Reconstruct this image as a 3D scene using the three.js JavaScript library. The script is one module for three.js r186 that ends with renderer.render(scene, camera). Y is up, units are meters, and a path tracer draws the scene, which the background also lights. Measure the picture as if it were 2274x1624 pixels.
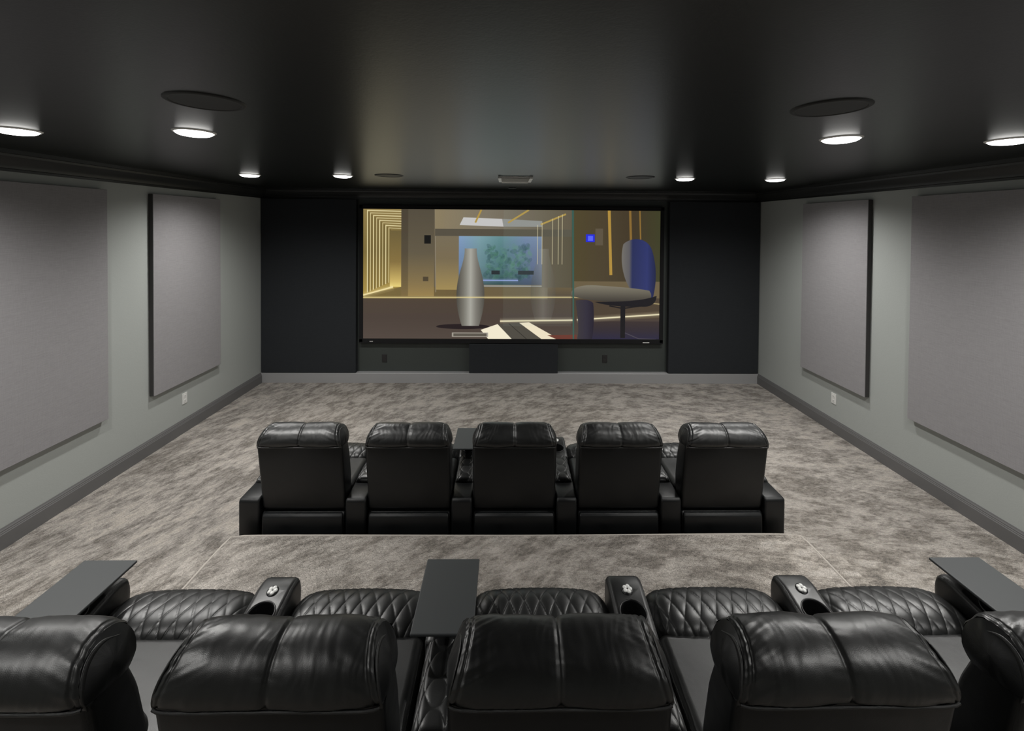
import * as THREE from 'three';
import { RoundedBoxGeometry } from 'three/addons/geometries/RoundedBoxGeometry.js';
import { RectAreaLightUniformsLib } from 'three/addons/lights/RectAreaLightUniformsLib.js';
import { mergeGeometries, mergeVertices, toCreasedNormals } from 'three/addons/utils/BufferGeometryUtils.js';
import { ImprovedNoise } from 'three/addons/math/ImprovedNoise.js';
import { Brush, Evaluator, SUBTRACTION } from 'three-bvh-csg';

// ------------------------------------------------------------------ camera, light, exposure
const scene = new THREE.Scene();
scene.background = new THREE.Color(0, 0, 0);
const renderer = new THREE.WebGLRenderer({ antialias: true });
renderer.toneMapping = THREE.LinearToneMapping;
renderer.toneMappingExposure = 1.0;
renderer.shadowMap.enabled = true;
RectAreaLightUniformsLib.init();

const FOCAL = 1000, CX = 1141.85, CY = 513.9, PW = 2274, PH = 1624;
const camera = new THREE.PerspectiveCamera(2 * Math.atan(PH / 2 / FOCAL) * 180 / Math.PI, PW / PH, 0.05, 60);
{
  const pitch = 0.0156, yaw = 0.0145, roll = 0.0072;
  const fwd = new THREE.Vector3(Math.sin(yaw) * Math.cos(pitch), -Math.sin(pitch), -Math.cos(yaw) * Math.cos(pitch));
  const right = new THREE.Vector3(Math.cos(yaw), 0, Math.sin(yaw));
  const up = new THREE.Vector3().crossVectors(right, fwd);
  const r2 = right.clone().multiplyScalar(Math.cos(roll)).addScaledVector(up, Math.sin(roll));
  const u2 = up.clone().multiplyScalar(Math.cos(roll)).addScaledVector(right, -Math.sin(roll));
  camera.quaternion.setFromRotationMatrix(new THREE.Matrix4().makeBasis(r2, u2, fwd.clone().negate()));
  camera.position.set(0, 2.38, 0);
  camera.setViewOffset(PW, PH, PW / 2 - CX, PH / 2 - CY, PW, PH);
}
scene.add(camera);

// light levels (candela for the downlights, radiance for the screen)
const LAMP_CD = 11.0, LAMP_GLOW = 7.0, SCREEN_LIGHT = 0.27;
const LAMP_COLOR = new THREE.Color().setRGB(1.0, 0.985, 0.95);

// room (metres)
const XL = -3.653, XR = 3.80, ZF = -6.788, ZB = 1.5, CEIL = 2.89, CROWN = 2.74;
const RISER = 0.31, RISER_Z = -2.97;
const SX0 = -2.146, SX1 = 2.290, SY0 = 0.661, SY1 = 2.595;      // lit picture on the screen (on the wall plane)

const screenLight = new THREE.RectAreaLight(new THREE.Color().setRGB(0.94, 1.0, 0.95), SCREEN_LIGHT, SX1 - SX0, SY1 - SY0);
screenLight.position.set((SX0 + SX1) / 2, (SY0 + SY1) / 2, ZF + 0.10);
screenLight.lookAt((SX0 + SX1) / 2, (SY0 + SY1) / 2, 5);
scene.add(screenLight);

// ------------------------------------------------------------------ helpers
let seed = 20240611;
const rnd = () => { seed = (seed * 1664525 + 1013904223) >>> 0; return seed / 4294967296; };
const perlin = new ImprovedNoise();
const lin = (r, g, b) => new THREE.Color().setRGB(r, g, b);
const used = {};
function numbered(n) { const k = used[n] = (used[n] ?? -1) + 1; return k ? `${n}_${String(k).padStart(3, '0')}` : n; }
function shade(o) { o.castShadow = true; o.receiveShadow = true; return o; }
function thing(name, label, category, pos = [0, 0, 0], group, turn = 0) {
  const g = new THREE.Group(); g.name = numbered(name); g.position.set(...pos); g.rotation.y = turn;
  g.userData = { label, category }; if (group) g.userData.group = group;
  scene.add(g); return g;
}
function part(parent, name, geom, mat, label) {
  const m = shade(new THREE.Mesh(geom, mat)); m.name = name; if (label) m.userData.label = label;
  parent.add(m); return m;
}
function struct(name, geom, mat, label, category) {
  const m = shade(new THREE.Mesh(geom, mat)); m.name = name;
  m.userData = { kind: 'structure', label, category }; scene.add(m); return m;
}
function boxUV(g) {                                   // uv in metres, by the way each face points
  const p = g.attributes.position, n = g.attributes.normal, uv = new Float32Array(p.count * 2);
  for (let i = 0; i < p.count; i++) {
    const ax = Math.abs(n.getX(i)), ay = Math.abs(n.getY(i)), az = Math.abs(n.getZ(i));
    let a, b;
    if (ay >= ax && ay >= az) { a = p.getX(i); b = p.getZ(i); } else if (ax >= az) { a = p.getZ(i); b = p.getY(i); } else { a = p.getX(i); b = p.getY(i); }
    uv[2 * i] = a; uv[2 * i + 1] = b;
  }
  g.setAttribute('uv', new THREE.BufferAttribute(uv, 2)); return g;
}
function box(x0, x1, y0, y1, z0, z1) { const g = new THREE.BoxGeometry(x1 - x0, y1 - y0, z1 - z0); g.translate((x0 + x1) / 2, (y0 + y1) / 2, (z0 + z1) / 2); return boxUV(g); }
function rbox(x0, x1, y0, y1, z0, z1, r = 0.01, s = 3) {
  const g = new RoundedBoxGeometry(x1 - x0, y1 - y0, z1 - z0, s, r); g.translate((x0 + x1) / 2, (y0 + y1) / 2, (z0 + z1) / 2); return boxUV(g);
}
function grid(nu, nv, fn, closedV = false) {           // fn(u, v) -> [x, y, z, s, t], s and t in metres
  const P = [], T = [], I = [];
  for (let j = 0; j <= nv; j++) for (let i = 0; i <= nu; i++) { const q = fn(i / nu, j / nv); P.push(q[0], q[1], q[2]); T.push(q[3] ?? q[0], q[4] ?? q[2]); }
  const w = nu + 1;
  for (let j = 0; j < nv; j++) for (let i = 0; i < nu; i++) { const a = j * w + i, b = a + 1, c = a + w, d = c + 1; I.push(a, b, d, a, d, c); }
  const g = new THREE.BufferGeometry();
  g.setAttribute('position', new THREE.Float32BufferAttribute(P, 3)); g.setAttribute('uv', new THREE.Float32BufferAttribute(T, 2)); g.setIndex(I);
  g.computeVertexNormals();
  if (closedV) {                                       // one normal along the joint
    const n = g.attributes.normal;
    for (let i = 0; i <= nu; i++) { const a = i, b = nv * w + i; const v = new THREE.Vector3(n.getX(a) + n.getX(b), n.getY(a) + n.getY(b), n.getZ(a) + n.getZ(b)).normalize(); n.setXYZ(a, v.x, v.y, v.z); n.setXYZ(b, v.x, v.y, v.z); }
  }
  return g;
}
function roundedPoly(pts, r, n = 4) {                  // pts [[a, b, radius?]]
  const out = [];
  for (let i = 0; i < pts.length; i++) {
    const p = new THREE.Vector2(...pts[i].slice(0, 2)), a = new THREE.Vector2(...pts[(i + pts.length - 1) % pts.length].slice(0, 2)), b = new THREE.Vector2(...pts[(i + 1) % pts.length].slice(0, 2));
    const da = a.clone().sub(p), db = b.clone().sub(p), rr = Math.min(pts[i][2] ?? r, da.length() * 0.45, db.length() * 0.45);
    const s = p.clone().add(da.setLength(rr)), e = p.clone().add(db.setLength(rr));
    if (rr < 1e-5) { out.push(p); continue; }
    for (let k = 0; k <= n; k++) { const t = k / n; out.push(new THREE.Vector2(0, 0).addScaledVector(s, (1 - t) * (1 - t)).addScaledVector(p, 2 * t * (1 - t)).addScaledVector(e, t * t)); }
  }
  return out;
}
function extrudeX(zy, width, bevel = 0.01, r = 0.01, x0 = -width / 2) {   // side outline [[z, y]] carried along x
  const pts = roundedPoly(zy, r).map(p => new THREE.Vector2(-p.x, p.y));
  if (THREE.ShapeUtils.isClockWise(pts)) pts.reverse();
  const g = new THREE.ExtrudeGeometry(new THREE.Shape(pts), { depth: width - 2 * bevel, bevelEnabled: bevel > 0, bevelSize: bevel, bevelOffset: -bevel, bevelThickness: bevel, bevelSegments: 3, steps: 1 });
  g.rotateY(Math.PI / 2); g.translate(x0 + bevel, 0, 0);
  const c = toCreasedNormals(g, 0.7); return boxUV(c);
}
function tube(pts, r, n = 40, rs = 8) { const g = new THREE.TubeGeometry(new THREE.CatmullRomCurve3(pts.map(p => new THREE.Vector3(...p))), n, r, rs); return g; }
function lathe(pts, n = 40) { return new THREE.LatheGeometry(pts.map(p => new THREE.Vector2(...p)), n); }
const merge = (...g) => mergeGeometries(g.map(q => { const k = q.index ? q.toNonIndexed() : q; for (const a of Object.keys(k.attributes)) if (!['position', 'normal', 'uv'].includes(a)) k.deleteAttribute(a); return k; }));

// ------------------------------------------------------------------ textures
function hash(x, y, s) { let h = (x * 374761393 + y * 668265263 + s * 974634721) | 0; h = Math.imul(h ^ (h >>> 13), 1274126177); return ((h ^ (h >>> 16)) >>> 0) / 4294967296; }
function vnoise(x, y, s, px = 1 << 20, py = 1 << 20) {
  const xi = Math.floor(x), yi = Math.floor(y), fx = x - xi, fy = y - yi, ux = fx * fx * (3 - 2 * fx), uy = fy * fy * (3 - 2 * fy);
  const m = (a, p) => ((a % p) + p) % p, x0 = m(xi, px), x1 = m(xi + 1, px), y0 = m(yi, py), y1 = m(yi + 1, py);
  return (hash(x0, y0, s) * (1 - ux) + hash(x1, y0, s) * ux) * (1 - uy) + (hash(x0, y1, s) * (1 - ux) + hash(x1, y1, s) * ux) * uy;
}
function dataTex(w, h, data, srgb, repeat) {
  const t = new THREE.DataTexture(data, w, h, THREE.RGBAFormat); t.magFilter = THREE.LinearFilter; t.minFilter = THREE.LinearMipmapLinearFilter; t.generateMipmaps = true;
  t.wrapS = t.wrapT = THREE.RepeatWrapping; if (srgb) t.colorSpace = THREE.SRGBColorSpace; if (repeat) t.repeat.set(...repeat); t.needsUpdate = true; return t;
}
function grey(n, fn, repeat) { const d = new Uint8Array(n * n * 4); for (let j = 0; j < n; j++) for (let i = 0; i < n; i++) { const v = Math.max(0, Math.min(255, 255 * fn(i / n, j / n))); const k = 4 * (j * n + i); d[k] = d[k + 1] = d[k + 2] = v; d[k + 3] = 255; } return dataTex(n, n, d, false, repeat); }

// carpet: brushed cut pile, long soft streaks whose lie turns from one side of the room to the other
const CW = 8, CD = 10.5, CX0 = -4, CZ0 = -7.2;
function carpetTexture() {
  const W = 2048, H = 2048, d = new Uint8Array(W * H * 4);
  const angles = [66, 32, -4].map(a => a * Math.PI / 180), cs = angles.map(Math.cos), sn = angles.map(Math.sin);
  for (let j = 0; j < H; j++) for (let i = 0; i < W; i++) {
    const x = CX0 + CW * (i + 0.5) / W, z = CZ0 + CD * (j + 0.5) / H;
    const tx = Math.max(0, Math.min(2, (x + 2.6) / 2.4));
    let v = 0, f = 0, wt = 0;
    for (let k = 0; k < 3; k++) {
      const w = Math.max(0, 1 - Math.abs(tx - k)); if (w <= 0) continue;
      const a = x * cs[k] - z * sn[k], b = x * sn[k] + z * cs[k];
      const wx = vnoise(x * 2.3, z * 2.3, 90 + k) - 0.5;
      let n = 0.42 * vnoise(a * 5.6 + wx, b * 11.5 + wx * 1.4, 1 + k) + 0.34 * vnoise(a * 14 + wx * 2, b * 31, 11 + k) + 0.24 * vnoise(a * 30, b * 78, 21 + k);
      v += w * n; f += w * (0.5 * vnoise(a * 44, b * 125, 31 + k) + 0.5 * vnoise(a * 80, b * 200, 41 + k)); wt += w * w;
    }
    const big = vnoise(x * 0.9, z * 1.1, 71) - 0.5;
    let t = 0.5 + (v - 0.5) / Math.sqrt(wt) * 2.1 + big * 0.12;
    t = t < 0 ? 0 : t > 1 ? 1 : t; t = t * t * (3 - 2 * t) * 0.6 + t * 0.4;
    const g = (f - 0.5) * 0.62 + (hash(i, j, 5) - 0.5) * 0.30;
    const tone = Math.max(0, 0.226 + 0.275 * t + g * 0.40);
    const warm = 0.5 + 0.5 * Math.sin(7 * v + 3 * big);
    const q = 4 * (j * W + i), enc = c => Math.max(0, Math.min(255, 255 * (c <= 0.0031308 ? 12.92 * c : 1.055 * Math.pow(c, 1 / 2.4) - 0.055)));
    d[q] = enc(tone * (1.0 + 0.02 * warm)); d[q + 1] = enc(tone * 0.915); d[q + 2] = enc(tone * (0.835 - 0.03 * warm)); d[q + 3] = 255;
  }
  return dataTex(W, H, d, true);
}
const carpetMap = carpetTexture();
const pileBump = grey(512, (u, v) => 0.55 * vnoise(u * 60, v * 150, 3, 60, 150) + 0.45 * hash(Math.floor(u * 256), Math.floor(v * 256), 4), [CW / 0.8, CD / 0.8]);
function carpetUV(g, dx = 0, dz = 0) {
  const p = g.attributes.position, n = g.attributes.normal, uv = new Float32Array(p.count * 2);
  for (let i = 0; i < p.count; i++) {
    const nx = n ? Math.abs(n.getX(i)) : 0, nz = n ? Math.abs(n.getZ(i)) : 0, y = p.getY(i);
    const x = p.getX(i) + dx + (nx > 0.7 ? y : 0), z = p.getZ(i) + dz + (nz > 0.7 ? y : 0);
    uv[2 * i] = (x - CX0) / CW; uv[2 * i + 1] = (z - CZ0) / CD;
  }
  g.setAttribute('uv', new THREE.BufferAttribute(uv, 2)); return g;
}
// leather: pebbled grain and soft creases
const leatherBump = grey(1024, (u, v) => {
  let best = 9, second = 9; const n = 110, x = u * n, y = v * n, xi = Math.floor(x), yi = Math.floor(y);
  for (let a = -1; a <= 1; a++) for (let b = -1; b <= 1; b++) {
    const cx = xi + a, cy = yi + b, mx = ((cx % n) + n) % n, my = ((cy % n) + n) % n;
    const dx = cx + hash(mx, my, 61) - x, dy = cy + hash(mx, my, 62) - y, q = dx * dx + dy * dy;
    if (q < best) { second = best; best = q; } else if (q < second) second = q;
  }
  const peb = Math.min(1, (Math.sqrt(second) - Math.sqrt(best)) * 2.2);
  return 0.14 * peb + 0.6 * vnoise(u * 9, v * 9, 63, 9, 9) + 0.26 * vnoise(u * 24, v * 24, 64, 24, 24);
}, [1 / 0.33, 1 / 0.33]);
const leatherRough = grey(256, (u, v) => 0.70 + 0.30 * (0.6 * vnoise(u * 6, v * 6, 65, 6, 6) + 0.4 * vnoise(u * 19, v * 19, 66, 19, 19)), [1 / 0.6, 1 / 0.6]);
const weave = grey(256, (u, v) => { const a = 0.5 + 0.5 * Math.sin(u * 2 * Math.PI * 32), b = 0.5 + 0.5 * Math.sin(v * 2 * Math.PI * 32); return 0.4 * (a > b ? a : b) + 0.4 * vnoise(u * 8, v * 128, 7, 8, 128) + 0.2 * hash(Math.floor(u * 256), Math.floor(v * 256), 8); }, [1 / 0.12, 1 / 0.12]);
function fabricTint(base, amp, s) {
  const n = 512, d = new Uint8Array(n * n * 4);
  for (let j = 0; j < n; j++) for (let i = 0; i < n; i++) {
    const u = i / n, v = j / n, k = 1 + amp * (0.6 * (vnoise(u * 12, v * 256, s, 12, 256) - 0.5) + 0.4 * (vnoise(u * 256, v * 18, s + 1, 256, 18) - 0.5) + 0.3 * (hash(i, j, s) - 0.5));
    const q = 4 * (j * n + i);
    for (let c = 0; c < 3; c++) { const x = base[c] * k; d[q + c] = Math.min(255, 255 * (1.055 * Math.pow(x, 1 / 2.4) - 0.055)); }
    d[q + 3] = 255;
  }
  return dataTex(n, n, d, true, [1 / 0.6, 1 / 0.6]);
}
const wallBump = grey(512, (u, v) => 0.6 * vnoise(u * 160, v * 160, 51, 160, 160) + 0.4 * vnoise(u * 60, v * 60, 52, 60, 60), [1 / 0.9, 1 / 0.9]);

// ------------------------------------------------------------------ materials
const std = o => new THREE.MeshStandardMaterial(o), phys = o => new THREE.MeshPhysicalMaterial(o);
const M = {
  carpet: std({ map: carpetMap, bumpMap: pileBump, bumpScale: 0.014, roughness: 1 }),
  lit_nosing: std({ color: lin(0.43, 0.393, 0.355), roughness: 1 }),  // opened pile plus the light the edge catches, put into the colour
  wall: std({ color: lin(0.400, 0.420, 0.405), roughness: 0.62, bumpMap: wallBump, bumpScale: 0.0004 }),
  frontWall: std({ color: lin(0.046, 0.054, 0.050), roughness: 0.6, bumpMap: wallBump, bumpScale: 0.0004 }),
  ceiling: phys({ color: lin(0.0095, 0.0112, 0.0106), specularIntensity: 0.65, roughness: 0.33, bumpMap: wallBump, bumpScale: 0.00018 }),
  crown: std({ color: lin(0.020, 0.0215, 0.0215), roughness: 0.40 }),
  trim: std({ color: lin(0.135, 0.133, 0.134), roughness: 0.42 }),
  panel: std({ map: fabricTint([0.300, 0.290, 0.300], 0.22, 201), bumpMap: weave, bumpScale: 0.0008, roughness: 0.95 }),
  ledge: std({ color: lin(0.34, 0.34, 0.345), roughness: 0.42 }),  // same trim paint, with the brighter light on this baseboard put into it
  panelEdge: std({ color: lin(0.055, 0.053, 0.053), roughness: 0.9 }),
  darkPanel: std({ map: fabricTint([0.0190, 0.0220, 0.0260], 0.30, 211), bumpMap: weave, bumpScale: 0.0008, roughness: 0.95 }),
  leather: phys({ color: lin(0.0055, 0.0059, 0.0060), roughness: 0.47, roughnessMap: leatherRough, bumpMap: leatherBump, bumpScale: 0.0005, ior: 1.72 }),
  leatherPlain: phys({ color: lin(0.0034, 0.0041, 0.0047), roughness: 0.50, roughnessMap: leatherRough, bumpMap: leatherBump, bumpScale: 0.0005, ior: 1.50 }),
  blackPlastic: std({ color: lin(0.010, 0.010, 0.011), roughness: 0.35 }),
  tray: std({ color: lin(0.050, 0.054, 0.056), roughness: 0.5 }),
  shineWhite: std({ color: lin(0.88, 0.88, 0.86), roughness: 0.25 }),  // shine of the control buttons painted as flat white
  chrome: std({ color: lin(0.92, 0.92, 0.90), metalness: 1, roughness: 0.28 }),
  frame: std({ color: lin(0.004, 0.004, 0.005), roughness: 0.9 }),
  whitePlastic: std({ color: lin(0.74, 0.74, 0.72), roughness: 0.4 }),
  greyPlastic: std({ color: lin(0.020, 0.019, 0.020), roughness: 0.45 }),
  grille: std({ color: lin(0.0080, 0.0090, 0.0088), roughness: 0.60 }),
  ventWhite: std({ color: lin(0.82, 0.81, 0.78), roughness: 0.5 }),
  ventDark: std({ color: lin(0.05, 0.048, 0.042), roughness: 0.8 }),
  badge: std({ color: lin(0.7, 0.7, 0.7), metalness: 0.6, roughness: 0.35 }),
  lampTrim: std({ color: lin(0.75, 0.74, 0.72), roughness: 0.45 }),
  lampDim: std({ color: lin(0.8, 0.8, 0.8), emissive: LAMP_COLOR, emissiveIntensity: LAMP_GLOW * 0.55, roughness: 0.5 }),
  lampGlow: std({ color: lin(0.8, 0.8, 0.8), emissive: LAMP_COLOR, emissiveIntensity: LAMP_GLOW, roughness: 0.5 }),
};

// ------------------------------------------------------------------ room shell
struct('floor', carpetUV(box(XL, XR, -0.15, 0, ZF, ZB)), M.carpet, 'mottled taupe cut-pile carpet covering the floor', 'floor');
struct('ceiling', box(XL - 0.15, XR + 0.15, CEIL, CEIL + 0.15, ZF - 0.15, ZB + 0.15), M.ceiling, 'flat black painted ceiling with a soft sheen', 'ceiling');
struct('wall_left', box(XL - 0.15, XL, -0.15, CEIL, ZF - 0.15, ZB + 0.15), M.wall, 'smooth grey painted side wall', 'wall');
struct('wall_right', box(XR, XR + 0.15, -0.15, CEIL, ZF - 0.15, ZB + 0.15), M.wall, 'smooth grey painted side wall', 'wall');
struct('wall_front', box(XL, XR, -0.15, CEIL, ZF - 0.15, ZF), M.frontWall, 'charcoal painted wall behind the screen', 'wall');
struct('wall_back', box(XL, XR, -0.15, CEIL, ZB, ZB + 0.15), M.wall, 'grey painted wall opposite the screen', 'wall');

// mouldings: profile [[out, up]] carried along a wall; out points into the room
function moulding(profile, len, at, turn) {
  const sh = new THREE.Shape(profile.map(p => new THREE.Vector2(...p)));
  const g = new THREE.ExtrudeGeometry(sh, { depth: len, bevelEnabled: false, steps: 1 });
  const c = toCreasedNormals(g, 0.5); c.rotateY(turn); c.translate(...at); return boxUV(c);
}
const crownP = [[0, 0], [0.016, 0], [0.016, 0.018], [0.026, 0.022], [0.030, 0.040], [0.045, 0.062], [0.066, 0.084], [0.088, 0.102], [0.094, 0.118], [0.108, 0.122], [0.108, CEIL - CROWN], [0, CEIL - CROWN]];
const baseP = [[0, 0], [0.022, 0], [0.022, 0.108], [0.018, 0.114], [0.018, 0.120], [0.014, 0.126], [0.014, 0.134], [0.008, 0.142], [0.006, 0.150], [0, 0.150]];
const basePF = [[0, 0], [0.085, 0], [0.085, 0.142], [0.080, 0.150], [0, 0.150]];
// extrude runs along +z of the outline's own frame, x = out, y = up
const LZ = ZB - ZF, LX = XR - XL, flip = p => p.map(([a, b]) => [-a, b]).reverse();
struct('trim_1', moulding(crownP, LZ, [XL, CROWN, ZF], 0), M.crown, 'black crown moulding where a grey side wall meets the ceiling', 'moulding');
struct('trim_2', moulding(flip(crownP), LZ, [XR, CROWN, ZF], 0), M.crown, 'black crown moulding where a grey side wall meets the ceiling', 'moulding');
struct('trim_3', moulding(flip(crownP), LX, [XL, CROWN, ZF], Math.PI / 2), M.crown, 'black crown moulding above the screen', 'moulding');
struct('trim_4', moulding(crownP, LX, [XL, CROWN, ZB], Math.PI / 2), M.crown, 'black crown moulding on the wall opposite the screen', 'moulding');
struct('baseboard_left', moulding(baseP, LZ - 0.085, [XL, 0, ZF + 0.085], 0), M.trim, 'dark grey stepped baseboard along a side wall', 'baseboard');
struct('baseboard_right', moulding(flip(baseP), LZ - 0.085, [XR, 0, ZF + 0.085], 0), M.trim, 'dark grey stepped baseboard along a side wall', 'baseboard');
struct('baseboard_front', moulding(flip(basePF), LX, [XL, 0, ZF], Math.PI / 2), M.ledge, 'deep baseboard ledge under the screen, its grey lightened to carry the light there', 'baseboard');
struct('baseboard_back', moulding(baseP, LX, [XL, 0, ZB], Math.PI / 2), M.trim, 'dark grey baseboard opposite the screen', 'baseboard');

// carpeted riser with a lower step along each side
const lit_nosing = (x0, x1, y, z0, z1, r) => merge(tube([[x0, y, z1], [x0, y, (z0 + z1) / 2], [x0, y, z0 + 0.02], [x0 + 0.006, y, z0 + 0.006], [x0 + 0.02, y, z0], [(x0 + x1) / 2, y, z0], [x1 - 0.02, y, z0], [x1 - 0.006, y, z0 + 0.006], [x1, y, z0 + 0.02], [x1, y, (z0 + z1) / 2], [x1, y, z1]], r, 160, 8));
const RX0 = -1.815, RX1 = 1.985, ST = 0.295;
const riser = struct('floor_riser', carpetUV(rbox(RX0, RX1, -0.02, RISER, RISER_Z, ZB - 0.03, 0.012, 3), 0.35, 0.9), M.carpet, 'carpeted platform carrying the back row of seats', 'riser');
part(riser, 'lit_nosing', lit_nosing(RX0 + 0.006, RX1 - 0.006, RISER - 0.006, RISER_Z + 0.006, ZB - 0.035, 0.008), M.lit_nosing, 'pale opened pile along the riser edge, caught light put into its colour');
struct('floor_step', carpetUV(rbox(RX0 - ST, RX0 + 0.02, -0.02, RISER / 2, RISER_Z - 0.03, ZB - 0.03, 0.012, 3), -0.3, 0.5), M.carpet, 'low carpeted step along the side of the riser', 'step');
struct('floor_step_001', carpetUV(rbox(RX1 - 0.02, RX1 + ST, -0.02, RISER / 2, RISER_Z - 0.03, ZB - 0.03, 0.012, 3), -0.3, 0.5), M.carpet, 'low carpeted step along the side of the riser', 'step');

// ------------------------------------------------------------------ acoustic panels on the side walls
function wallPanel(side, z0, z1, label) {
  const X = side < 0 ? XL : XR, th = 0.052, y0 = 0.592, y1 = 2.665, xm = X - side * th;
  const t = thing('acoustic_panel', label, 'wall panel', [X, y0, (z0 + z1) / 2]);
  const l = (z1 - z0) / 2, a = Math.min(0, -side * th), b = Math.max(0, -side * th);
  const f = side < 0 ? [b - 0.008, b] : [a, a + 0.008], e = side < 0 ? [0.001, b - 0.008] : [a + 0.008, -0.001];
  part(t, 'fabric_face', rbox(f[0], f[1], 0, y1 - y0, -l, l, 0.003, 2), M.panel);
  part(t, 'edge_frame', rbox(e[0], e[1], 0.001, y1 - y0 - 0.001, -l + 0.001, l - 0.001, 0.003, 2), M.panelEdge, 'dark panel edge');
}
wallPanel(-1, -5.70, -4.63, 'grey fabric acoustic panel on the wall facing the front-row tray side, closer to the screen');
wallPanel(-1, -4.105, -2.90, 'grey fabric acoustic panel on the wall at the front-row tray side, farther from the screen');
wallPanel(1, -5.67, -4.635, 'grey fabric acoustic panel on the wall away from the front-row tray, closer to the screen');
wallPanel(1, -4.13, -2.90, 'grey fabric acoustic panel on the wall away from the front-row tray, farther from the screen');

// dark panels on the screen wall
function frontPanel(x0, x1, y0, y1, th, label) {
  const t = thing('acoustic_panel', label, 'wall panel', [(x0 + x1) / 2, y0, ZF]);
  const w = (x1 - x0) / 2; part(t, 'fabric_face', rbox(-w, w, 0, y1 - y0, 0.001, th, 0.006, 2), M.darkPanel);
}
frontPanel(XL + 0.012, -2.245, 0.152, CROWN - 0.004, 0.09, 'tall charcoal fabric panel beside the screen, at the end toward the front-row tray');
frontPanel(2.425, XR - 0.012, 0.152, CROWN - 0.004, 0.09, 'tall charcoal fabric panel beside the screen, at the end away from the front-row tray');
frontPanel(-0.562, 0.765, 0.152, 0.585, 0.09, 'low black fabric panel centred under the screen');

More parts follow.
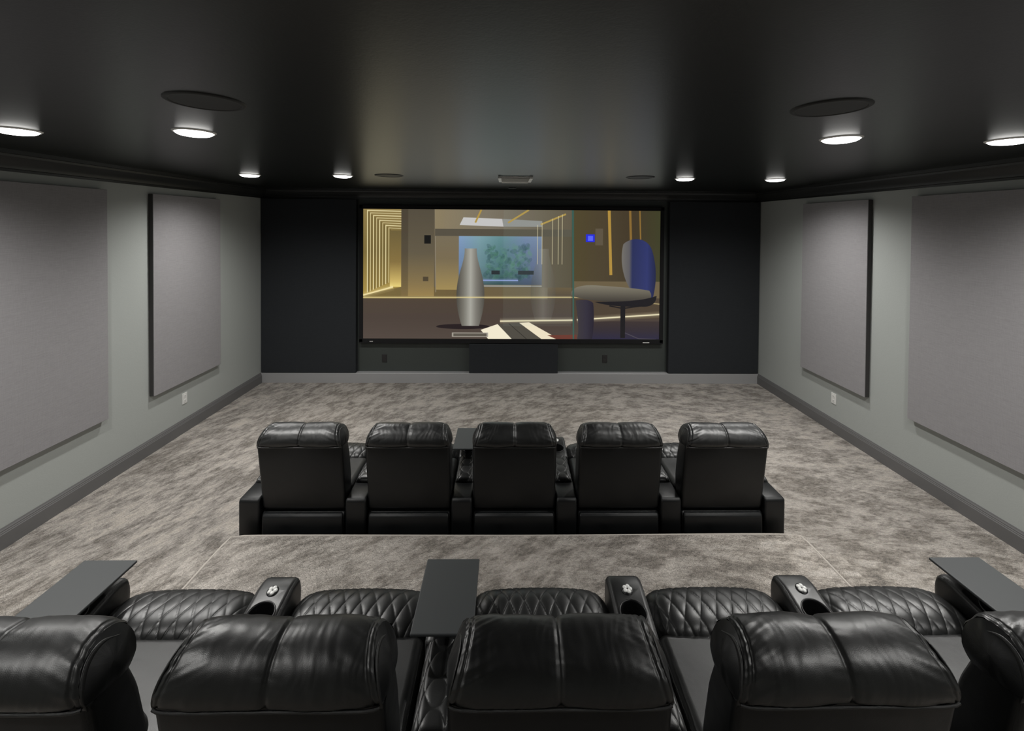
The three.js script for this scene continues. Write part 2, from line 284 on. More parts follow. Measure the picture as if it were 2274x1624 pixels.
// ------------------------------------------------------------------ projection screen with its picture
function pictureTexture() {                           // a plain modern hall at night: light frames, pillar, garden window, vase, lounge chair
  const W = 1024, H = 448, c = document.createElement('canvas'); c.width = W; c.height = H; const g = c.getContext('2d');
  const X = u => u * W, Y = v => v * H;
  const poly = (pts, fill) => { g.fillStyle = fill; g.beginPath(); pts.forEach(([a, b], i) => i ? g.lineTo(X(a), Y(b)) : g.moveTo(X(a), Y(b))); g.closePath(); g.fill(); };
  const lg = (x0, y0, x1, y1, st) => { const q = g.createLinearGradient(X(x0), Y(y0), X(x1), Y(y1)); st.forEach(([o, k]) => q.addColorStop(o, k)); return q; };
  const line = (pts, w, col) => { g.strokeStyle = col; g.lineWidth = w; g.beginPath(); pts.forEach(([a, b], i) => i ? g.lineTo(X(a), Y(b)) : g.moveTo(X(a), Y(b))); g.stroke(); };
  const glow = (pts, w, rgb) => { for (const [k, a] of [[5, 0.10], [2.6, 0.2], [1, 0.95]]) line(pts, w * k, `rgba(${rgb},${a})`); };
  const R = (x0, y0, x1, y1, f) => poly([[x0, y0], [x1, y0], [x1, y1], [x0, y1]], f);
  R(0, 0, 1, 0.7, lg(0, 0, 1, 0, [[0, '#6e5f3c'], [0.2, '#665c48'], [0.5, '#6c6557'], [0.72, '#524937'], [1, '#41392a']]));
  R(0, 0.60, 1, 1, lg(0, 0.6, 0, 1, [[0, '#64543a'], [0.22, '#4d4136'], [0.6, '#4a3f38'], [1, '#51463f']]));
  R(0, 0.60, 0.62, 0.69, lg(0, 0, 0.62, 0, [[0, '#7a683a'], [0.5, '#6b5b3c'], [1, '#6a604c']]));
  // nested light frames
  poly([[0, 0], [0.13, 0], [0.13, 0.6], [0, 0.66]], lg(0, 0, 0, 0.66, [[0, '#8d7a4b'], [0.5, '#7c6b3c'], [1, '#a98f48']]));
  for (let k = 0; k < 8; k++) { const x = 0.014 + 0.0102 * k, y = 0.012 + 0.019 * k; line([[0.13, y + 0.006], [x, y], [x, 0.645 - 0.011 * k]], k % 2 ? 2 : 3.4, '#dccf9f'); line([[x + 0.0045, y + 0.012], [x + 0.0045, 0.64 - 0.011 * k]], 2.4, '#5d4f2a'); }
  R(0.089, 0.165, 0.13, 0.6, lg(0, 0.17, 0, 0.6, [[0, '#6d5f3b'], [0.55, '#857040'], [0.9, '#cdb367'], [1, '#e9d27c']]));
  // pillars
  R(0.127, 0, 0.237, 0.672, lg(0, 0, 0, 0.68, [[0, '#544d40'], [0.5, '#625947'], [0.85, '#86734c'], [1, '#9a824f']]));
  R(0.127, 0, 0.150, 0.672, 'rgba(40,34,24,0.25)'); R(0.204, 0.2, 0.226, 0.265, '#171716'); R(0.2, 0.52, 0.218, 0.555, '#4d4332');
  R(0.243, 0.02, 0.32, 0.62, lg(0, 0.02, 0, 0.62, [[0, '#756d5e'], [0.6, '#786b51'], [1, '#a08a56']])); line([[0.24, 0], [0.243, 0.64]], 2, '#948a78');
  // ceiling
  R(0.24, 0, 0.7, 0.15, lg(0.24, 0, 0.7, 0, [[0, '#8a7d61'], [0.4, '#7b7364'], [1, '#5d5341']]));
  poly([[0.335, 0.06], [0.465, 0.07], [0.47, 0.13], [0.322, 0.12]], '#c4c3c2'); poly([[0.465, 0.07], [0.6, 0.085], [0.6, 0.13], [0.47, 0.13]], '#8f8f8a');
  for (const [a, b, y] of [[0.395, 0.375, 0], [0.555, 0.485, 0], [0.68, 0.595, 0.03]]) line([[a, y], [b, 0.10 + y * 0.4]], 6, '#b09247');
  R(0.24, 0.15, 0.70, 0.205, '#565044');
  // garden window
  R(0.32, 0.205, 0.6, 0.58, lg(0.32, 0, 0.6, 0, [[0, '#7c92bd'], [0.25, '#7597a0'], [0.5, '#567d80'], [0.8, '#66759a'], [1, '#6f7898']]));
  R(0.32, 0.205, 0.6, 0.58, lg(0, 0.2, 0, 0.58, [[0, 'rgba(150,190,200,0.25)'], [0.6, 'rgba(30,50,50,0.15)'], [1, 'rgba(20,30,30,0.45)']]));
  let s = 7; const rr = () => (s = (s * 16807) % 2147483647) / 2147483647;
  for (let k = 0; k < 220; k++) { const x = 0.41 + 0.15 * rr(), y = 0.28 + 0.26 * rr(), q = 3 + 11 * rr(); g.fillStyle = ['rgba(60,104,84,0.22)', 'rgba(92,138,108,0.20)', 'rgba(40,70,72,0.25)'][k % 3]; g.beginPath(); g.ellipse(X(x), Y(y), q, q * 0.6, rr() * 3, 0, 7); g.fill(); }
  for (const x of [0.43, 0.52, 0.545]) R(x, 0.47, x + 0.028, 0.50, '#2c3236');
  glow([[0.39, 0.545], [0.52, 0.545]], 3, '150,165,225'); line([[0.39, 0.59], [0.6, 0.59]], 5, '#99978f');
  // vase on a dark mat
  g.fillStyle = '#241b1d'; g.beginPath(); g.ellipse(X(0.335), Y(0.905), X(0.09), 9, 0, 0, 7); g.fill();
  const vase = (x, y, w, h, a) => { g.globalAlpha = a; g.fillStyle = lg(x - w, 0, x + w, 0, [[0, '#37342f'], [0.3, '#77746b'], [0.5, '#a7a69d'], [0.66, '#7e7b73'], [1, '#3d3a34']]); g.beginPath(); g.moveTo(X(x - w * 0.35), Y(y - h)); g.bezierCurveTo(X(x - w * 0.3), Y(y - h * 0.75), X(x - w * 1.3), Y(y - h * 0.55), X(x - w * 0.5), Y(y)); g.lineTo(X(x + w * 0.5), Y(y)); g.bezierCurveTo(X(x + w * 1.3), Y(y - h * 0.55), X(x + w * 0.3), Y(y - h * 0.75), X(x + w * 0.35), Y(y - h)); g.closePath(); g.fill(); g.globalAlpha = 1; };
  vase(0.36, 0.90, 0.058, 0.60, 1); vase(0.605, 0.86, 0.052, 0.56, 0.30);
  // light lines in the floor
  glow([[0, 0.665], [0.10, 0.60]], 5, '242,226,168'); glow([[0, 0.682], [0.45, 0.677], [0.7, 0.674]], 2.2, '232,213,150');
  glow([[0.46, 0.862], [0.71, 0.852]], 4.5, '240,230,192');
  poly([[0.395, 0.93], [0.452, 0.885], [0.50, 1.0], [0.42, 1.0]], '#f1e8cf'); poly([[0.452, 0.885], [0.525, 0.875], [0.60, 1.0], [0.50, 1.0]], '#4f4b43'); poly([[0.525, 0.875], [0.558, 0.87], [0.66, 1.0], [0.60, 1.0]], '#ece0c4');
  line([[0.49, 0.88], [0.55, 1]], 2, '#302d29'); R(0.298, 0.952, 0.42, 0.985, '#a39d92'); R(0.303, 0.958, 0.415, 0.98, '#5b554c');
  poly([[0.62, 0.97], [0.72, 0.965], [0.72, 1], [0.65, 1]], '#6b3a30');
  // the far bay behind the dividing glass
  R(0.705, 0, 1, 0.66, lg(0.705, 0, 1, 0, [[0, '#51482f'], [0.35, '#4c4230'], [0.7, '#43392a'], [1, '#404029']])); R(0.705, 0.55, 1, 0.68, '#6a5d45'); R(0.705, 0.68, 1, 0.84, '#4c4033');
  for (const x of [0.585, 0.60, 0.635, 0.655, 0.668]) line([[x, 0.03 + (0.67 - x)], [x, 0.42]], 2.4, 'rgba(216,204,162,0.7)');
  for (const [x, w] of [[0.826, 10], [0.897, 8], [0.93, 5]]) line([[x, 0], [x + 0.008, 0.5]], w, x < 0.85 ? '#b18d40' : '#8a6a34');
  R(0.748, 0.185, 0.778, 0.245, '#2a30d8'); R(0.755, 0.197, 0.772, 0.235, '#5a66f4'); R(0.78, 0.14, 0.806, 0.27, '#5e5444');
  R(0.73, 0.86, 1, 1, lg(0, 0.86, 0, 1, [[0, '#3c3230'], [0.5, '#332c33'], [1, '#2c2940']]));
  glow([[0.72, 0.85], [1, 0.805]], 4.5, '240,230,192'); glow([[0.7, 0.674], [0.86, 0.687], [1, 0.725]], 1.6, '220,200,140');
  // lounge chair in navy and grey on a dark pedestal
  const shape = (pts, f) => { g.fillStyle = f; g.beginPath(); g.moveTo(X(pts[0][0]), Y(pts[0][1])); for (let i = 1; i < pts.length; i += 3) g.bezierCurveTo(X(pts[i][0]), Y(pts[i][1]), X(pts[i + 1][0]), Y(pts[i + 1][1]), X(pts[i + 2][0]), Y(pts[i + 2][1])); g.closePath(); g.fill(); };
  shape([[0.875, 0.26], [0.90, 0.20], [0.955, 0.20], [0.972, 0.30], [0.99, 0.42], [0.992, 0.56], [0.975, 0.70], [0.95, 0.72], [0.93, 0.70], [0.925, 0.66], [0.88, 0.60], [0.86, 0.40], [0.875, 0.26]], lg(0.86, 0, 0.99, 0, [[0, '#7a766c'], [0.28, '#5d5b5e'], [0.36, '#2b3158'], [0.75, '#30376a'], [1, '#1f2340']]));
  shape([[0.70, 0.66], [0.695, 0.60], [0.73, 0.575], [0.78, 0.58], [0.85, 0.59], [0.92, 0.60], [0.965, 0.62], [0.985, 0.68], [0.96, 0.72], [0.93, 0.715], [0.86, 0.71], [0.76, 0.71], [0.70, 0.66]], lg(0, 0.57, 0, 0.72, [[0, '#86806f'], [0.5, '#625d52'], [1, '#38342f']]));
  shape([[0.78, 0.71], [0.85, 0.705], [0.93, 0.71], [0.99, 0.66], [0.99, 0.72], [0.97, 0.75], [0.94, 0.745], [0.88, 0.75], [0.82, 0.74], [0.78, 0.71]], '#1b191d');
  R(0.868, 0.74, 0.884, 0.99, '#19171a'); line([[0.83, 0.74], [0.876, 0.76], [0.95, 0.735]], 4, '#19171a'); line([[0.884, 0.95], [0.93, 0.995], [0.99, 1]], 3, '#4b4650');
  shape([[0.715, 0.70], [0.74, 0.69], [0.765, 0.69], [0.775, 0.72], [0.78, 0.82], [0.778, 0.92], [0.772, 1.0], [0.75, 1.0], [0.73, 1.0], [0.722, 1.0], [0.73, 0.9], [0.72, 0.8], [0.715, 0.70]], lg(0.71, 0, 0.78, 0, [[0, '#3f3a3c'], [0.6, '#332f3c'], [1, '#241f2c']]));
  poly([[0.70, 0], [0.7065, 0], [0.7115, 1], [0.7065, 1]], '#3a5d54'); R(0.47, 0, 0.70, 0.9, 'rgba(170,190,190,0.07)');
  const t = new THREE.CanvasTexture(c); t.colorSpace = THREE.SRGBColorSpace; return t;
}
{
  const cx = (SX0 + SX1) / 2, b = 0.058, d = 0.075;
  const t = thing('projection_screen', 'wide black-framed cinema screen glowing with a picture of a hall, on the charcoal wall', 'screen', [cx, SY0, ZF]);
  const w = (SX1 - SX0) / 2, h = SY1 - SY0, fm = M.frame;
  part(t, 'frame', merge(rbox(-w - b, w + b, -b - 0.012, 0, 0.004, d, 0.008, 2), rbox(-w - b, w + b, h, h + b, 0.004, d, 0.008, 2), rbox(-w - b, -w, -b, h + b, 0.004, d, 0.008, 2), rbox(w, w + b, -b, h + b, 0.004, d, 0.008, 2)), fm, 'black velvet frame');
  const sg = new THREE.PlaneGeometry(2 * w, h); sg.translate(0, h / 2, d - 0.012);
  const pic = pictureTexture();
  part(t, 'picture_surface', merge(sg), std({ color: 0x000000, emissive: 0xffffff, emissiveMap: pic, emissiveIntensity: 1.0, roughness: 0.9 }), 'lit picture of a warm modern hall');
  part(t, 'backing', box(-w, w, 0, h, 0.004, d - 0.02), fm);
  part(t, 'badge', rbox(-w + 0.10, -w + 0.15, -0.048, -0.034, d - 0.002, d + 0.003, 0.002, 1), M.badge, 'small pale maker plate');
  part(t, 'badge', rbox(w - 0.25, w - 0.15, -0.056, -0.040, d - 0.002, d + 0.003, 0.002, 1), M.badge, 'small pale maker plate');
}

// ------------------------------------------------------------------ outlets
function outlet(pos, turn, mats, label, group) {
  const t = thing('wall_outlet', label, 'outlet', pos, group, turn);
  part(t, 'cover_plate', rbox(-0.038, 0.038, 0, 0.122, 0.0005, 0.007, 0.003, 2), mats[0]);
  for (const y of [0.034, 0.088]) { const r = part(t, 'receptacle', rbox(-0.018, 0.018, y - 0.015, y + 0.015, 0.006, 0.0095, 0.003, 2), mats[1]); for (const x of [-0.007, 0.007]) part(r, 'slot', box(x - 0.0012, x + 0.0012, y - 0.005, y + 0.006, 0.009, 0.0099), M.blackPlastic); }
}
outlet([XL, 0.32, -5.13], Math.PI / 2, [M.whitePlastic, M.whitePlastic], 'white wall outlet low on the side wall at the tray side of the front row');
outlet([XR, 0.325, -5.14], -Math.PI / 2, [M.whitePlastic, M.whitePlastic], 'white wall outlet low on the side wall away from the front-row tray');
outlet([-1.843, 0.285, ZF], 0, [M.greyPlastic, M.greyPlastic], 'black wall outlet under the screen at the end toward the front-row tray');
outlet([1.488, 0.285, ZF], 0, [M.greyPlastic, M.greyPlastic], 'black wall outlet under the screen at the end away from the front-row tray');

// ------------------------------------------------------------------ ceiling fittings
const lampLens = lathe([[0, -0.026], [0.030, -0.0255], [0.055, -0.0235], [0.075, -0.0195], [0.088, -0.013], [0.093, -0.005]], 40);
const lampRing = lathe([[0.092, -0.003], [0.094, -0.007], [0.099, -0.007], [0.105, -0.003], [0.107, 0]], 40);
function downlight(x, z, dim, label) {
  const t = thing('recessed_downlight', label, 'ceiling light', [x, CEIL, z], 'recessed ceiling downlights');
  part(t, 'trim_ring', lampRing, M.lampTrim); part(t, 'lens', lampLens, dim < 1 ? M.lampDim : M.lampGlow, 'glowing frosted lens');
  const s = new THREE.SpotLight(LAMP_COLOR, LAMP_CD * dim, 0, 1.36, 0.85, 2);
  s.position.set(x, CEIL - 0.034, z); s.target.position.set(x, 0, z); s.castShadow = true; s.shadow.radius = 3.5; s.shadow.mapSize.set(1024, 1024);
  scene.add(s, s.target);
}
// unseen row read from the headrest highlights, turned down to darken the foreground
for (const [z, dim, row] of [[-4.87, 1, 'nearer the screen'], [-2.58, 1, 'between the rows'], [-0.29, 0.55, 'behind the seats']])
  for (const [x, col] of [[-2.765, 'by the wall on the front-row tray side'], [-1.775, 'second from wall on the front-row tray side'], [1.92, 'second from wall away from the front-row tray'], [2.91, 'by the wall away from the front-row tray']]) downlight(x, z, dim, `glowing round downlight ${row}, ${col}`);

const spkRing = lathe([[0.128, -0.004], [0.132, -0.008], [0.142, -0.007], [0.149, -0.003], [0.150, 0]], 48), spkGrille = lathe([[0, -0.005], [0.06, -0.0055], [0.128, -0.005]], 48);
for (const [x, z, l] of [[-1.26, -4.80, 'closer to the screen, toward the front-row tray side'], [1.40, -4.76, 'closer to the screen, away from the front-row tray side'], [-1.28, -1.93, 'over the riser, toward the front-row tray side'], [1.38, -1.92, 'over the riser, away from the front-row tray side']]) {
  const t = thing('ceiling_speaker', 'round black in-ceiling speaker ' + l, 'speaker', [x, CEIL, z]);
  part(t, 'bezel', spkRing, M.grille); part(t, 'grille', spkGrille, M.grille);
}
{
  const t = thing('ceiling_vent', 'off-white louvred air vent in the ceiling in front of the screen', 'vent', [0.08, CEIL, -4.99]);
  const w = 0.185, l = 0.23, b = 0.034, dr = 0.028;
  part(t, 'frame', merge(rbox(-w, -w + b, -dr, 0, -l + b, l, 0.005, 2), rbox(w - b, w, -dr, 0, -l + b, l, 0.005, 2), rbox(-w + b, w - b, -dr - 0.006, 0, -l, -l + b, 0.005, 2), rbox(-w + b, w - b, -0.012, 0, l - b, l, 0.004, 2)), M.ventWhite);
  part(t, 'duct', box(-w + b, w - b, -0.0015, 0, -l + b, l - b), M.ventDark);
  const sl = rbox(-w + b, w - b, -0.001, 0.001, -0.012, 0.012, 0.0008, 1); sl.rotateX(0.6);
  for (let k = 0; k < 11; k++) { const m = part(t, 'louvre', sl, M.ventWhite); m.position.set(0, -0.016, -l + b + 0.018 + k * (2 * l - 2 * b - 0.036) / 10); }
  const s = thing('ceiling_sensor', 'small flat black plate on the ceiling close above the screen', 'sensor', [0.06, CEIL, -6.24]);
  part(s, 'cover', rbox(-0.055, 0.055, -0.014, 0, -0.05, 0.05, 0.006, 2), M.grille);
  part(s, 'rim', rbox(-0.062, 0.062, -0.004, 0, -0.057, 0.057, 0.002, 1), M.grille);
}

// ------------------------------------------------------------------ recliners
const quilt = (s, t, w, l) => { const a = s / w + t / l, b = s / w - t / l; const k = Math.abs(Math.sin(Math.PI * a)) * Math.abs(Math.sin(Math.PI * b)); return Math.pow(k, 0.24); };
function curve2(pts, closed) { const c = new THREE.CatmullRomCurve3(pts.map(p => new THREE.Vector3(p[0], p[1], 0)), closed, 'centripetal'); return c; }
const CHW = 0.2875;                                     // half width of a chair

const hwAt = up => 0.284 - 0.034 * up - 0.014 * up * up;
function headrestGeometry(k) {
  const c = curve2([[0.050, 0.884], [0.059, 0.900], [0.055, 0.930], [0.034, 0.963], [-0.004, 0.986], [-0.050, 0.994], [-0.094, 0.981], [-0.120, 0.942], [-0.118, 0.892], [-0.085, 0.852], [-0.02, 0.858]], true);
  const nv = 84, prof = c.getSpacedPoints(nv), cz = -0.03, cy = 0.925, nu = 132, per = c.getLength();
  const main = grid(nu, nv, (a, b) => {
    let u = 2 * a - 1; u = Math.sign(u) * Math.min(0.996, 1 - Math.pow(1 - Math.abs(u), 1.25));
    const p = prof[Math.round(b * nv)], up = Math.max(0, Math.min(1, (p.y - 0.88) / 0.135));
    const hw = hwAt(up), x = hw * u;
    let s = Math.pow(1 - Math.pow(Math.abs(u), 9), 1 / 9) * 0.30 + 0.70 * Math.pow(1 - Math.pow(Math.abs(u), 30), 1 / 30);
    s = Math.max(s, 0.90);
    const e = Math.abs(u), puff = 0.006 * (1 - Math.pow(Math.abs(2 * e - 1), 2.5));
    const w1 = perlin.noise(x * 9 + k * 7.3, b * 5.2, 3.1 * k), w2 = perlin.noise(x * 26 + k, b * 9 + x * 14, 5.7 + k);
    const rim = Math.pow(e, 4), cr = Math.exp(-Math.pow(e / 0.16, 2));
    const wr = 0.0036 * w1 + 0.0010 * w2 + 0.0009 * perlin.noise(x * 70 + 3 * w1, b * 6, 9 + k) + (0.0055 * rim + 0.0028 * cr) * perlin.noise(x * 6 + 11, b * 34 + (e > 0.5 ? e * 8 : x * 12), k * 2.2);
    const groove = 0.0050 * Math.exp(-Math.pow(x / 0.0055, 2));
    const seam = 0.004 * Math.exp(-Math.pow((e - 0.93) / 0.014, 2));
    const dz = p.x - cz, dy = p.y - cy, L = Math.hypot(dz, dy), q = s * (L + (p.y > 0.88 ? puff + wr : 0) - groove - seam) / L;
    return [x, cy + dy * q, cz + dz * q, x, b * per];
  }, true);
  const cap = side => grid(nv, 6, (a, b) => {            // the gusset that closes each side
    const p = prof[Math.round(a * nv)], q = 0.90 * (1 - b), up = Math.max(0, Math.min(1, (cy + (p.y - cy) * q / 0.9 - 0.88) / 0.135)), hw = hwAt(up) * 0.996, dome = 0.016 * Math.sin(b * Math.PI / 2) + 0.004 * perlin.noise((p.x - cz) * q * 30, (p.y - cy) * q * 24 + (p.x - cz) * q * 26, k + 0.5) * Math.sin(b * Math.PI);
    return [side * (hw + dome - (1 - b) * 0.0), cy + (p.y - cy) * q, cz + (p.x - cz) * q, p.x, p.y];
  });
  const L = cap(-1), R = cap(1);
  const I = R.index.array; for (let i = 0; i < I.length; i += 3) { const t = I[i]; I[i] = I[i + 1]; I[i + 1] = t; } R.computeVertexNormals();
  return { main, cap: merge(L, R) };
}
const quiltSeat = (() => {
  const c = curve2([[-0.560, 0.470], [-0.578, 0.500], [-0.630, 0.522], [-0.700, 0.522], [-0.760, 0.495], [-0.792, 0.440], [-0.800, 0.360], [-0.792, 0.270]], false), per = c.getLength(), nv = 120, pr = c.getSpacedPoints(nv);
  return grid(200, nv, (a, b) => {
    const u = 2 * a - 1, x = u * (CHW - 0.006), j = Math.round(b * nv), p = pr[j], q0 = pr[Math.max(0, j - 1)], q1 = pr[Math.min(nv, j + 1)];
    const tx = q1.x - q0.x, ty = q1.y - q0.y, L = Math.hypot(tx, ty), nz = ty / L * -1, ny = tx / L * -1 * -1;
    const s = b * per, edge = 1 - Math.pow(Math.abs(u), 9);
    const out = 0.0062 * quilt(x, s, 0.062, 0.128) * edge - 0.035 * Math.pow(Math.abs(u), 9) + 0.012 * (1 - u * u);
    // outward is away from the cushion's middle
    let oz = ty / L, oy = -tx / L; return [x, p.y + oy * out, p.x + oz * out, x, s];
  });
})();
const chairGeo = {
  base: extrudeX([[-0.012, 0.02], [-0.012, 0.385], [-0.05, 0.40], [-0.74, 0.40], [-0.775, 0.30], [-0.765, 0.05], [-0.75, 0.02]], 2 * CHW - 0.012, 0.012, 0.02),
  apron: extrudeX([[0.004, 0.035], [0.010, 0.20], [0.004, 0.372], [-0.008, 0.392], [-0.05, 0.392], [-0.05, 0.035]], 2 * CHW - 0.03, 0.012, 0.02),
  seat: (() => { const g = rbox(-CHW + 0.006, CHW - 0.006, 0.36, 0.492, -0.585, -0.17, 0.045, 5); const p = g.attributes.position; for (let i = 0; i < p.count; i++) if (p.getY(i) > 0.47) p.setY(i, p.getY(i) + 0.008 * (1 - Math.pow(p.getX(i) / CHW, 2))); return g; })(),
  back: extrudeX([[0.047, 0.884, 0.01], [-0.028, 0.415, 0.02], [-0.06, 0.395], [-0.12, 0.41], [-0.165, 0.56, 0.08], [-0.12, 0.78], [-0.080, 0.885, 0.03], [-0.03, 0.90]], 2 * CHW - 0.006, 0.022, 0.03),
  cushion: extrudeX([[-0.09, 0.872], [-0.135, 0.860, 0.03], [-0.175, 0.70, 0.06], [-0.255, 0.525, 0.06], [-0.22, 0.47], [-0.12, 0.60]], 2 * CHW - 0.14, 0.03, 0.03),
  lumbar: merge(tube([[-CHW + 0.085, 0.70, -0.172], [0, 0.70, -0.176], [CHW - 0.085, 0.70, -0.172]], 0.005, 24)),
  rail: merge(tube([[-CHW + 0.012, 0.8805, 0.049], [-CHW + 0.03, 0.880, 0.0545], [0, 0.879, 0.0555], [CHW - 0.03, 0.880, 0.0545], [CHW - 0.012, 0.8805, 0.049]], 0.0042, 40)),
};
const wingGeo = side => {                                // leather flap folded along the side of the headrest
  const pts = [[0.040, 0.868], [0.046, 0.898], [0.034, 0.934], [0.004, 0.962], [-0.035, 0.971], [-0.075, 0.955]], c = curve2(pts, false), nv = 30, pr = c.getSpacedPoints(nv);
  const g = grid(14, nv, (a, b) => {
    const p = pr[Math.round(b * nv)], th = a * 2 * Math.PI, w = 0.011 * Math.sin(Math.PI * Math.min(1, 0.12 + b * 0.88)) + 0.003;
    return [side * (0.276 - 0.034 * Math.max(0, (p.y - 0.88) / 0.16) + 0.0050 * Math.cos(th) + 0.003 * Math.sin(b * 7)), p.y + w * Math.sin(th) * 0.75, p.x + w * Math.sin(th) * 0.5, p.x, b];
  });
  if (side > 0) { const I = g.index.array; for (let i = 0; i < I.length; i += 3) { const t = I[i]; I[i] = I[i + 1]; I[i + 1] = t; } g.computeVertexNormals(); }
  return g;
};
const wings = [wingGeo(-1), wingGeo(1)], heads = [0, 1, 2, 3, 4].map(headrestGeometry);
function recliner(k, x, y, z, label, group) {
  const t = thing('leather_recliner', label, 'recliner', [x, y, z], group);
  part(t, 'base', chairGeo.base, M.leatherPlain); part(t, 'rear_apron', chairGeo.apron, M.leatherPlain);
  part(t, 'seat_cushion', chairGeo.seat, M.leather); part(t, 'quilted_footrest', quiltSeat, M.leather, 'diamond quilted leather front roll');
  const b = part(t, 'backrest', chairGeo.back, M.leatherPlain); const bc = part(b, 'back_cushion', chairGeo.cushion, M.leather); part(b, 'lumbar_seam', chairGeo.lumbar, M.leather); part(b, 'piping', chairGeo.rail, M.leather);
  const h = part(t, 'headrest', heads[k].main, M.leather, 'puffed leather headrest with a centre seam'); part(h, 'side_gusset', heads[k].cap, M.leatherPlain);
  for (const w of wings) part(h, 'wing_flap', w, M.leather);
  return t;
}

// ------------------------------------------------------------------ armrests between the seats
const AHW = 0.070;
const armGeo = (() => {
  const body = extrudeX([[0, 0.02, 0.005], [0, 0.498, 0.03], [-0.235, 0.500, 0.002], [-0.235, 0.445, 0.002], [-0.76, 0.445, 0.002], [-0.75, 0.02, 0.01]], 2 * AHW, 0.014, 0.01);
  const pc = curve2([[-0.196, 0.490], [-0.198, 0.508], [-0.212, 0.522], [-0.258, 0.531], [-0.38, 0.536], [-0.495, 0.540]], false), per = pc.getLength(), nv = 110, pr = pc.getSpacedPoints(nv);
  const pad = grid(110, nv, (a, b) => {
    const p = pr[Math.round(b * nv)], ang = (a - 0.5) * Math.PI, cx = Math.sin(ang), cyy = Math.cos(ang);
    const sx = Math.sign(cx) * Math.pow(Math.abs(cx), 0.48), sy = Math.pow(Math.max(0, cyy), 0.36), base = 0.445, hgt = p.y - base;
    const s = (a - 0.5) * 0.24, t = b * per, d = 0.0052 * quilt(s, t, 0.050, 0.094) * (0.35 + 0.65 * sy);
    return [sx * (AHW - 0.004 + d * 0.5), base + (hgt + d) * sy, p.x, s, t];
  });
  { const I = pad.index.array; const n = pad.attributes.normal; let up = 0; for (let i = 0; i < n.count; i++) up += n.getY(i); if (up < 0) { for (let i = 0; i < I.length; i += 3) { const t = I[i]; I[i] = I[i + 1]; I[i + 1] = t; } pad.computeVertexNormals(); } }
  const con = extrudeX([[-0.500, 0.30, 0.01], [-0.500, 0.580, 0.012], [-0.560, 0.592, 0.03], [-0.725, 0.618, 0.03], [-0.785, 0.608, 0.035], [-0.802, 0.55, 0.03], [-0.775, 0.30, 0.01]], 2 * AHW + 0.008, 0.022, 0.02);
  const cup = new THREE.CylinderGeometry(0.047, 0.047, 0.16, 40); cup.translate(0, 0.60, -0.600);
  const A = new Brush(mergeVertices(con)), B = new Brush(boxUV(cup)); A.updateMatrixWorld(); B.updateMatrixWorld();
  const ev = new Evaluator(); ev.useGroups = false; ev.attributes = ['position', 'normal', 'uv'];
  const cut = ev.evaluate(A, B, SUBTRACTION).geometry;
  const cupIn = lathe([[0, 0.512], [0.040, 0.512], [0.0455, 0.520], [0.0462, 0.592], [0.0470, 0.599], [0.0500, 0.603], [0.0535, 0.602], [0.0550, 0.598], [0.0555, 0.594]], 40);
  cupIn.translate(0, -0.600, 0); cupIn.rotateX(0.15); cupIn.translate(0, 0.600, -0.600);
  const petals = []; for (let k = 0; k < 5; k++) { const g = new THREE.SphereGeometry(0.0088, 14, 8); g.scale(1, 0.55, 1); const a = k * 2 * Math.PI / 5; g.translate(Math.cos(a) * 0.0115, 0.0035, Math.sin(a) * 0.0115); petals.push(g); }
  const pet = merge(...petals), disc = lathe([[0, 0.003], [0.016, 0.003], [0.0225, 0.0015], [0.024, -0.004]], 32);
  for (const g of [pet, disc]) { g.rotateX(0.155); g.translate(0, 0.6145, -0.693); }
  const cc = boxUV(toCreasedNormals(cut, 0.6)); for (const g of [cc, cupIn, pet, disc]) g.translate(0, -0.040, 0.015);
  const foot = rbox(-AHW + 0.01, AHW - 0.01, 0.0, 0.024, -0.74, -0.02, 0.006, 2);
  return { body, pad, con: cc, cupIn, pet, disc, foot };
})();
function arm(x, y, z, label) {
  const t = thing('armrest_console', label, 'armrest', [x, y, z]);
  part(t, 'body', armGeo.body, M.leatherPlain); part(t, 'plinth', armGeo.foot, M.blackPlastic);
  part(t, 'quilted_pad', armGeo.pad, M.leather, 'diamond quilted arm pad');
  const c = part(t, 'console', armGeo.con, M.leather, 'sloped leather console'); part(c, 'cup_holder', armGeo.cupIn, M.blackPlastic, 'round black cup holder');
  const d = part(c, 'control_button', armGeo.disc, M.blackPlastic); 
  part(t, 'button_symbol', armGeo.pet, M.shineWhite, 'flower-shaped control, its bright shine painted white');
}
const trayTop = rbox(-0.111, 0.111, 0.628, 0.640, -0.765, -0.410, 0.005, 2);
const trayStem = merge(lathe([[0, 0.566], [0.046, 0.566], [0.046, 0.612], [0.036, 0.616], [0.036, 0.629], [0, 0.629]], 28).translate(0, 0, -0.585), rbox(-0.05, 0.05, 0.612, 0.629, -0.62, -0.44, 0.004, 2));
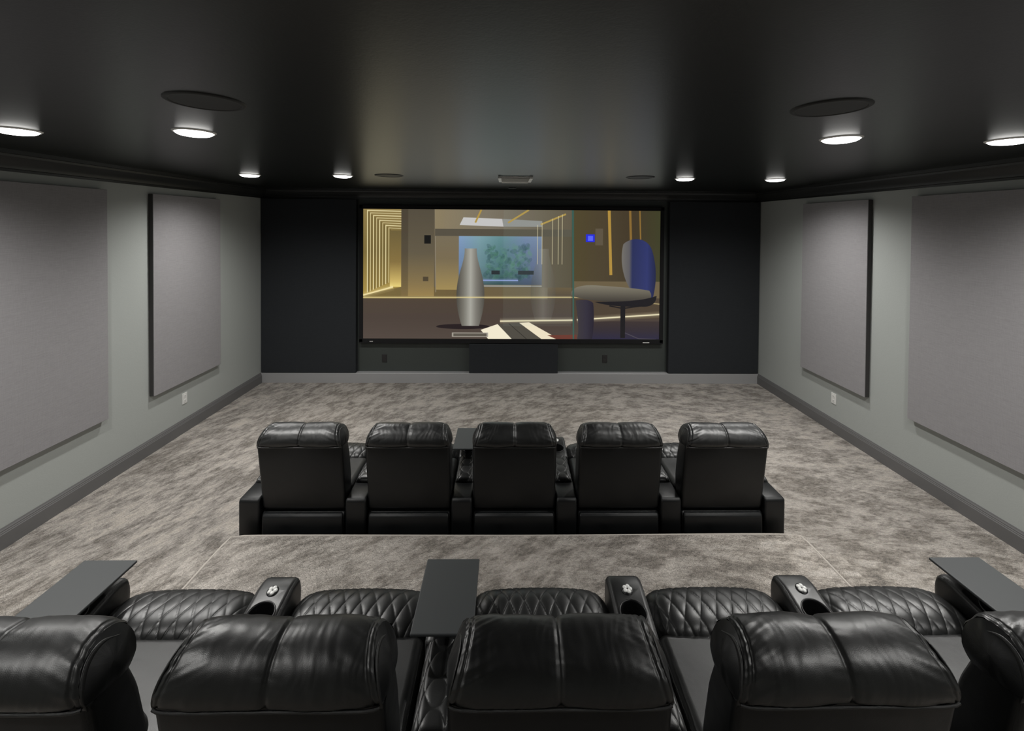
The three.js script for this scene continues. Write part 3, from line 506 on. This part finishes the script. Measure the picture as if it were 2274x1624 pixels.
function tray(x, y, z, label) {
  const t = thing('tray_table', label, 'tray', [x, y, z]);
  part(t, 'tray_top', trayTop, M.tray); part(t, 'stem', trayStem, M.blackPlastic);
}

const PITCH = 0.722;
const rows = [
  { n: 'front', x: 0.058, y: 0, z: -3.055,
    chairs: ['black leather end recliner of the front row, two seats from the tray table arm outward', 'black leather recliner of the front row between the end seat and the tray table', 'middle black leather recliner of the front row, beside the tray table', 'black leather front-row recliner next to the middle seat, away from the tray table', 'black leather end recliner of the front row farthest from the tray table'],
    arms: ['plain outer armrest of the front row at the end closer to the tray table', 'front-row armrest beside the end seat on the tray table side', 'front-row quilted armrest that holds the tray table', 'front-row quilted armrest beside the middle seat with its cup holder open', 'front-row armrest beside the end seat away from the tray table', 'plain outer armrest of the front row at the end away from the tray table'],
    trays: [[2, 'small grey tray table on a front-row armrest']] },
  { n: 'back', x: 0.140, y: RISER, z: -1.14,
    chairs: ['black leather end recliner of the back row, two seats from its middle tray table', 'black leather back-row recliner between the middle tray table and the next cup-holder armrest', 'middle black leather recliner of the back row on the riser, beside the middle tray table', 'black leather back-row recliner standing between two open cup-holder armrests', 'black leather end recliner of the back row, farthest from its middle tray table'],
    arms: ['outer back-row armrest under a tray, on the end closer to the middle tray', 'back-row armrest with open cup holder, beside the end seat closer to the middle tray', 'back-row quilted armrest under the middle tray table', 'back-row armrest with open cup holder, beside the middle seat', 'back-row armrest with open cup holder, beside the end seat farthest from the middle tray', 'outer back-row armrest under a tray, on the end farthest from the middle tray'],
    trays: [[0, 'grey tray table on the outer back-row armrest, on the end closer to the middle tray'], [2, 'grey tray table on the inner back-row armrest beside the middle seat'], [5, 'grey tray table on the outer back-row armrest, on the end farthest from the middle tray']] },
];
rows.forEach((r, ri) => {
  r.chairs.forEach((l, i) => recliner((i + 2 * ri) % 5, r.x + (i - 2) * PITCH, r.y, r.z, l, `black leather recliners of the ${r.n} row`));
  r.arms.forEach((l, i) => arm(r.x + (i - 2.5) * PITCH, r.y, r.z, l));
  r.trays.forEach(([i, l]) => tray(r.x + (i - 2.5) * PITCH, r.y, r.z, l));
});

renderer.render(scene, camera);
